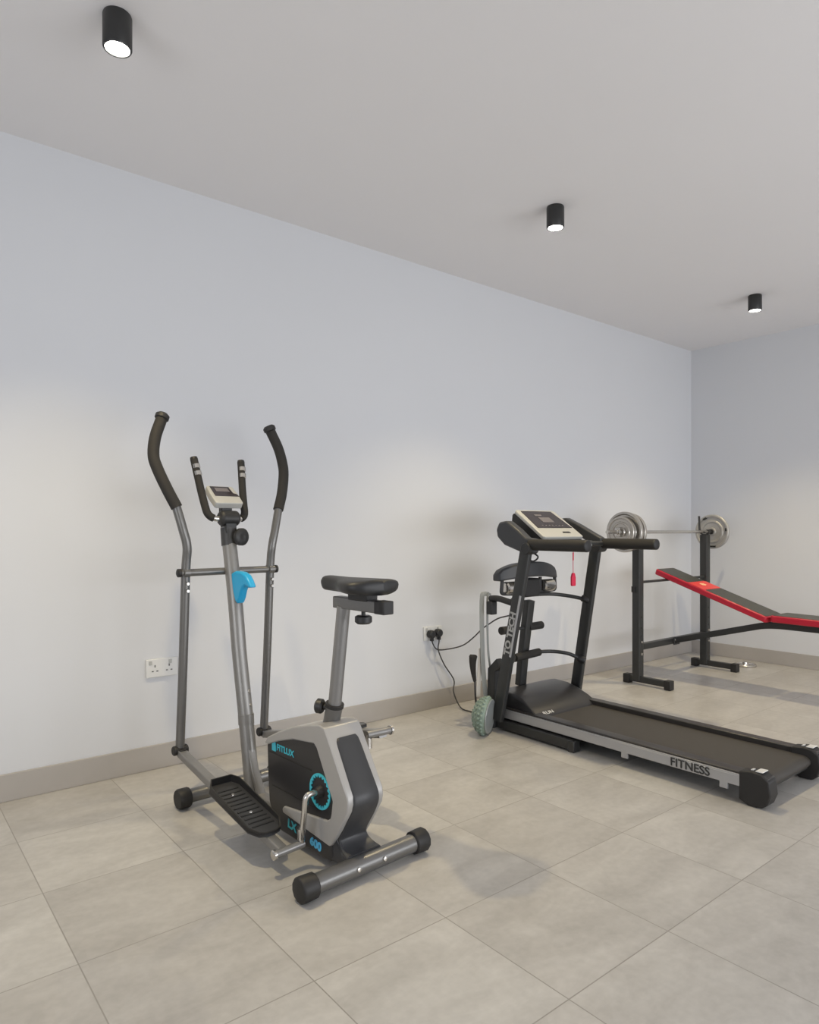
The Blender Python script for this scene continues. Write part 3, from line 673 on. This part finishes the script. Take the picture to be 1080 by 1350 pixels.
# green knobbly twist disc leaning against the treadmill
TD = thing('twist_disc', 'round green knobbly twist disc propped on edge against the treadmill foot', 'exercise disc', (2.738, 2.694, 0))
ax = Vector((.45, -.86, -.08)).normalized(); cc = Vector((0, 0, .104))
b = B(); lathe(b, [(.012, 0), (.012, .092), (.004, .100), (-.008, .103), (-.03, .098), (-.055, .080), (-.072, .050), (-.078, .0)], cc, ax, 36); td = obj('dome', b, 'green', TD)
uu = ax.orthogonal().normalized(); vv = ax.cross(uu); b = B()
for (d_, r_, n_) in ((-.008, .102, 26), (-.026, .097, 24), (-.044, .086, 21), (-.060, .068, 16), (-.070, .045, 11), (-.076, .022, 6)):
    for k in range(n_):
        a = 2 * PI * (k + (.5 if n_ % 2 else 0)) / n_; dr = uu * math.cos(a) + vv * math.sin(a)
        bmesh.ops.create_icosphere(b, subdivisions=1, radius=.0105, matrix=Matrix.Translation(cc + ax * d_ + dr * r_))
k_ = obj('massage_knobs', b, 'green', td); k_['kind'] = 'stuff'
b = B(); lathe(b, [(.010, .0), (.010, .092), (.016, .096), (.020, .092), (.017, .070), (.017, 0)], cc, ax, 36); obj('base_plate', b, 'disc', TD)

# red safety key on its cord
SK = thing('safety_key', 'red treadmill safety key dangling on a pink cord below the console', 'safety key', (3.19, 2.45, 1.02))
b = B(); tube(b, [(0, 0, .030), (.001, 0, 0), (-.001, 0, -.06), (0, 0, -.12)], .0022, 6, 4); obj('cord', b, 'pink', SK)
b = B(); box(b, (0, 0, -.025), (.007, .005, .045)); obj('cord_clip', b, 'key', SK, .001)
b = B(); prism(b, [(-.015, -.195), (.015, -.195), (.017, -.185), (.017, -.145), (.008, -.120), (-.008, -.120), (-.017, -.145), (-.017, -.185)], (0, 0, 0), (1, 0, 0), (0, 0, 1), (0, .014, 0)); obj('key_body', b, 'key', SK, .003)

plug(2.833, .482, [(2.833, 3.279, .470), (2.836, 3.277, .430), (2.870, 3.275, .385), (2.94, 3.27, .375), (3.02, 3.20, .40), (2.98, 3.06, .47), (2.93, 2.93, .545), (2.90, 2.83, .595), (2.875, 2.74, .635), (2.850, 2.63, .665)], 'black plug on the left in the wall socket, its cord rising to the treadmill')
plug(2.893, .485, [(2.893, 3.279, .470), (2.892, 3.277, .430), (2.885, 3.275, .375), (2.93, 3.27, .28), (3.01, 3.265, .17), (2.985, 3.24, .10), (2.99, 3.18, .012), (2.985, 3.08, .006), (2.98, 2.98, .006), (2.985, 2.88, .006)], 'black plug on the right in the wall socket, its cord falling to the floor')

# ================================================================ WEIGHT BENCH
WB = thing('weight_bench', 'black weight bench with barbell rack and red-edged backrest, near the back wall', 'weight bench', (5.0, 2.87, 0))
RX, RY = 5.0, 2.87
for s in (-1, 1):
    x = s * .495
    b = B(); rtube(b, [(x, 0, .03), (x, 0, 1.105)], .060, .060, .004, up=(0, 1, 0)); po = obj('rack_post', b, 'frame', WB)
    for z in (.50, .42, .36): b = B(); lathe(b, [(0, 0), (0, .008), (.001, .008), (.001, 0)], (x, -.0301, z), (0, -1, 0), 10); obj('adjustment_hole', b, 'rubber', po)
    for z in (.315, .225): b = B(); lathe(b, [(0, 0), (0, .010), (.006, .009), (.008, 0)], (x, -.030, z), (0, -1, 0), 8); obj('bolt', b, 'chrome', po)
    # foot along y with rubber end caps
    b = B(); rtube(b, [(x, .075, .040), (x, -.245, .040)], .044, .040, .004, up=(1, 0, 0)); fo = obj('rack_foot', b, 'frame', WB)
    for y in (.085, -.250):
        b = B(); box(b, (x, y, .034), (.056, .050, .066)); obj('foot_cap', b, 'rubber', fo, .004)
    # bar cradle with tall rear pin
    b = B(); rtube(b, rounded([(x, -.040, 1.150), (x, -.034, 1.108), (x, .030, 1.108), (x, .048, 1.15), (x, .052, 1.262)], .02), .010, .022, .003, up=(1, 0, 0)); obj('bar_cradle', b, 'frame', po)
    b = B(); box(b, (x + s * .034, .015, .705 if s < 0 else .790), (.012, .030, .045)); obj('stop_plate', b, 'rubber', po, .002)
b = B(); rtube(b, [(-.47, 0, .275), (.47, 0, .275)], .045, .045, .004); obj('lower_crossbar', b, 'frame', WB)
b = B(); tube(b, [(-.47, -.005, .757), (.47, -.005, .757)], .010, 12); obj('backrest_support_bar', b, 'frame', WB)
b = B(); box(b, (0, -.027, .275), (.085, .008, .060)); obj('spine_bracket', b, 'frame', WB, .002)
for x, z in ((-.025, .285), (.025, .268)): b = B(); lathe(b, [(0, 0), (0, .010), (.006, .009), (.008, 0)], (x, -.031, z), (0, -1, 0), 8); obj('bolt', b, 'chrome', WB)
b = B(); rtube(b, rounded([(0, -.02, .278), (0, -.70, .470), (0, -.80, .478), (0, -1.42, .478)], .10), .045, .045, .004, up=(1, 0, 0)); obj('spine', b, 'frame', WB)
b = B(); rtube(b, [(0, -1.40, .47), (0, -1.45, .04)], .045, .045, .004, up=(1, 0, 0)); obj('front_leg', b, 'frame', WB)
b = B(); rtube(b, [(-.24, -1.455, .034), (.24, -1.455, .034)], .045, .045, .004); ff = obj('front_foot', b, 'frame', WB)
# backrest: Y from 0.065 (head) to -0.77 (hinge) on the near edge
hd, hg = Vector((0, .085, .845)), Vector((0, -.765, .545))
def pad(p0, p1, wd, th, name):
    ax = (p1 - p0); L_ = ax.length; ax.normalize(); nn = Vector((0, -ax.z, ax.y)); nn = nn if nn.z > 0 else -nn
    b = B(); prism(b, [(-wd / 2, .012), (-wd / 2 + .02, 0), (wd / 2 - .02, 0), (wd / 2, .012), (wd / 2, L_ - .012), (wd / 2 - .02, L_), (-wd / 2 + .02, L_), (-wd / 2, L_ - .012)], p0, (1, 0, 0), ax, nn * th)
    return obj(name, b, 'red', WB, .010, 4), ax, nn, L_
PW = .262
br_, ax1, n1, L1 = pad(hd - Vector((0, 0, .024)), hg - Vector((0, 0, .024)), PW, .044, 'backrest')
def panel(o, ax, nn, a, z_, wd, m, par, th=.004, nm='pad_panel', off=.0225):
    b = B(); prism(b, [(-wd / 2, a + .008), (-wd / 2 + .010, a), (wd / 2 - .010, a), (wd / 2, a + .008), (wd / 2, z_ - .008), (wd / 2 - .010, z_), (-wd / 2 + .010, z_), (-wd / 2, z_ - .008)], o + nn * off, (1, 0, 0), ax, nn * th)
    return obj(nm, b, m, par, .002)
oo = hd - Vector((0, 0, .024))
panel(oo, ax1, n1, .012, L1 * .31, PW - .026, 'vinyl', br_)
panel(oo, ax1, n1, L1 * .47, L1 - .015, PW - .026, 'vinyl', br_)
rp_ = panel(oo, ax1, n1, L1 * .315, L1 * .465, PW - .012, 'redl', br_, nm='red_band'); label_part(rp_, 'bright red band across the backrest')
b = B(); pc = oo + ax1 * L1 * .375 + n1 * .0255
prism(b, [(.036 * math.cos(a * PI / 6) * (1 if a % 2 else .72) + .0, .026 * math.sin(a * PI / 6) * (1 if a % 2 else .72)) for a in range(12)], pc, (1, 0, 0), ax1, n1 * .001)
obj('emblem', b, 'orange', rp_)
b = B(); rtube(b, [tuple(oo + ax1 * .10 - n1 * .034), tuple(oo + ax1 * (L1 - .02) - n1 * .034)], .030, .026, .003, up=(1, 0, 0)); obj('backrest_frame', b, 'frame', br_)
st_, ax2, n2, L2 = pad(Vector((0, -.785, .535)), Vector((0, -1.30, .528)), PW, .046, 'seat_pad')
panel(Vector((0, -.785, .535)), ax2, n2, .014, L2 - .015, PW - .026, 'vinyl', st_, off=.0235)
# ---------------------------------------------------------------- barbell and plates
BZ = 1.131
BY = 2.868
BB = thing('barbell', 'long chrome barbell resting across the rack of the weight bench', 'barbell', (5.0, BY, BZ))
b = B(); tube(b, [(-.885, 0, 0), (.885, 0, 0)], .0125, 18); obj('bar', b, 'chrome', BB)
for s in (-1, 1):
    b = B(); lathe(b, [(0, 0), (0, .022), (.018, .022), (.018, 0)], (s * .575, 0, 0), (s, 0, 0), 20); lathe(b, [(0, 0), (0, .018), (.05, .018), (.05, 0)], (s * .525, 0, 0), (s, 0, 0), 16); obj('inner_collar', b, 'rubber' if s > 0 else 'chrome', BB)
def plate(x, r, th, label, s, m='iron', pads=False):
    t = thing('weight_plate', label, 'weight plate', (x, BY, BZ - .0), 0, 'weight plates on the barbell')
    h_ = th / 2
    prof = [(-h_ * .5, .0135), (-h_, .016), (-h_, .030), (-h_ * .35, .036), (-h_ * .35, r * .52), (-h_ * .75, r * .56), (-h_ * .75, r * .64), (-h_ * .35, r * .68), (-h_ * .35, r * .84), (-h_, r * .89), (-h_, r * .97), (-h_ * .7, r), (h_ * .7, r), (h_, r * .97), (h_, r * .89), (h_ * .35, r * .84), (h_ * .35, .036), (h_, .030), (h_, .016), (h_ * .5, .0135)]
    b = B(); lathe(b, prof + [prof[0]], (0, 0, 0), (1, 0, 0), 56); pl = obj('plate_disc', b, m, t)
    if pads:
        for ang, ww in ((118, .016), (268, .042), (8, .012)):
            a = math.radians(ang); bb_ = B()
            # grip slots near the rim, facing the camera side; angle measured towards the camera's right
            c_ = Vector((-h_ * .5, -math.cos(a) * r * .86, math.sin(a) * r * .86))
            box(bb_, c_, (h_ * 1.4, ww * 2, .014), Matrix.Rotation(PI / 2 - a if ang < 200 else 0, 3, 'X')); obj('grip_slot', bb_, 'rubber', pl, .001)
    return t
plate(5.0 - .607, .138, .028, 'large silver weight plate on the left of the barbell, innermost', -1)
plate(5.0 - .668, .148, .030, 'largest silver weight plate on the left of the barbell, middle of three', -1)
plate(5.0 - .712, .112, .026, 'smaller silver weight plate on the left of the barbell, outermost', -1)
plate(5.0 + .612, .145, .030, 'matt grey weight plate with dark slots at the right end of the barbell', 1, 'ironm', True)
for s, x in ((-1, 5.0 - .745),):
    t = thing('spinlock_collar', 'chrome spinlock collar holding the plates at the left end of the barbell', 'collar', (x, BY, BZ))
    b = B(); prof = [(0, .013), (0, .026), (.012, .026), (.014, .020), (.030, .018), (.032, .013), (0, .013)]
    lathe(b, prof, (0, 0, 0), (s, 0, 0), 24); cl_ = obj('collar_ring', b, 'chrome', t)
    b = B()
    for k in range(6):
        a = k * PI / 3; box(b, (s * .006, .028 * math.cos(a), .028 * math.sin(a)), (.011, .011, .011), Matrix.Rotation(a, 3, 'X'))
    obj('collar_lug', b, 'chrome', cl_)
# small plate lying on the floor
t = thing('weight_plate', 'small shiny weight plate lying flat on the floor beside the right rack foot', 'weight plate', (5.80, 2.68, 0))
b = B(); r = .088
lathe(b, [(.004, .014), (0, .018), (0, r * .97), (.004, r), (.014, r), (.018, r * .96), (.018, r * .86), (.010, r * .80), (.010, .034), (.020, .028), (.020, .014), (.004, .014)], (0, 0, 0), (0, 0, 1), 48); obj('plate_disc', b, 'chrome', t)
b = B(); lathe(b, [(0, .013), (0, .024), (.016, .022), (.020, .013), (0, .013)], (0, 0, .018), (0, 0, 1), 20); obj('plate_hub', b, 'chrome', t)
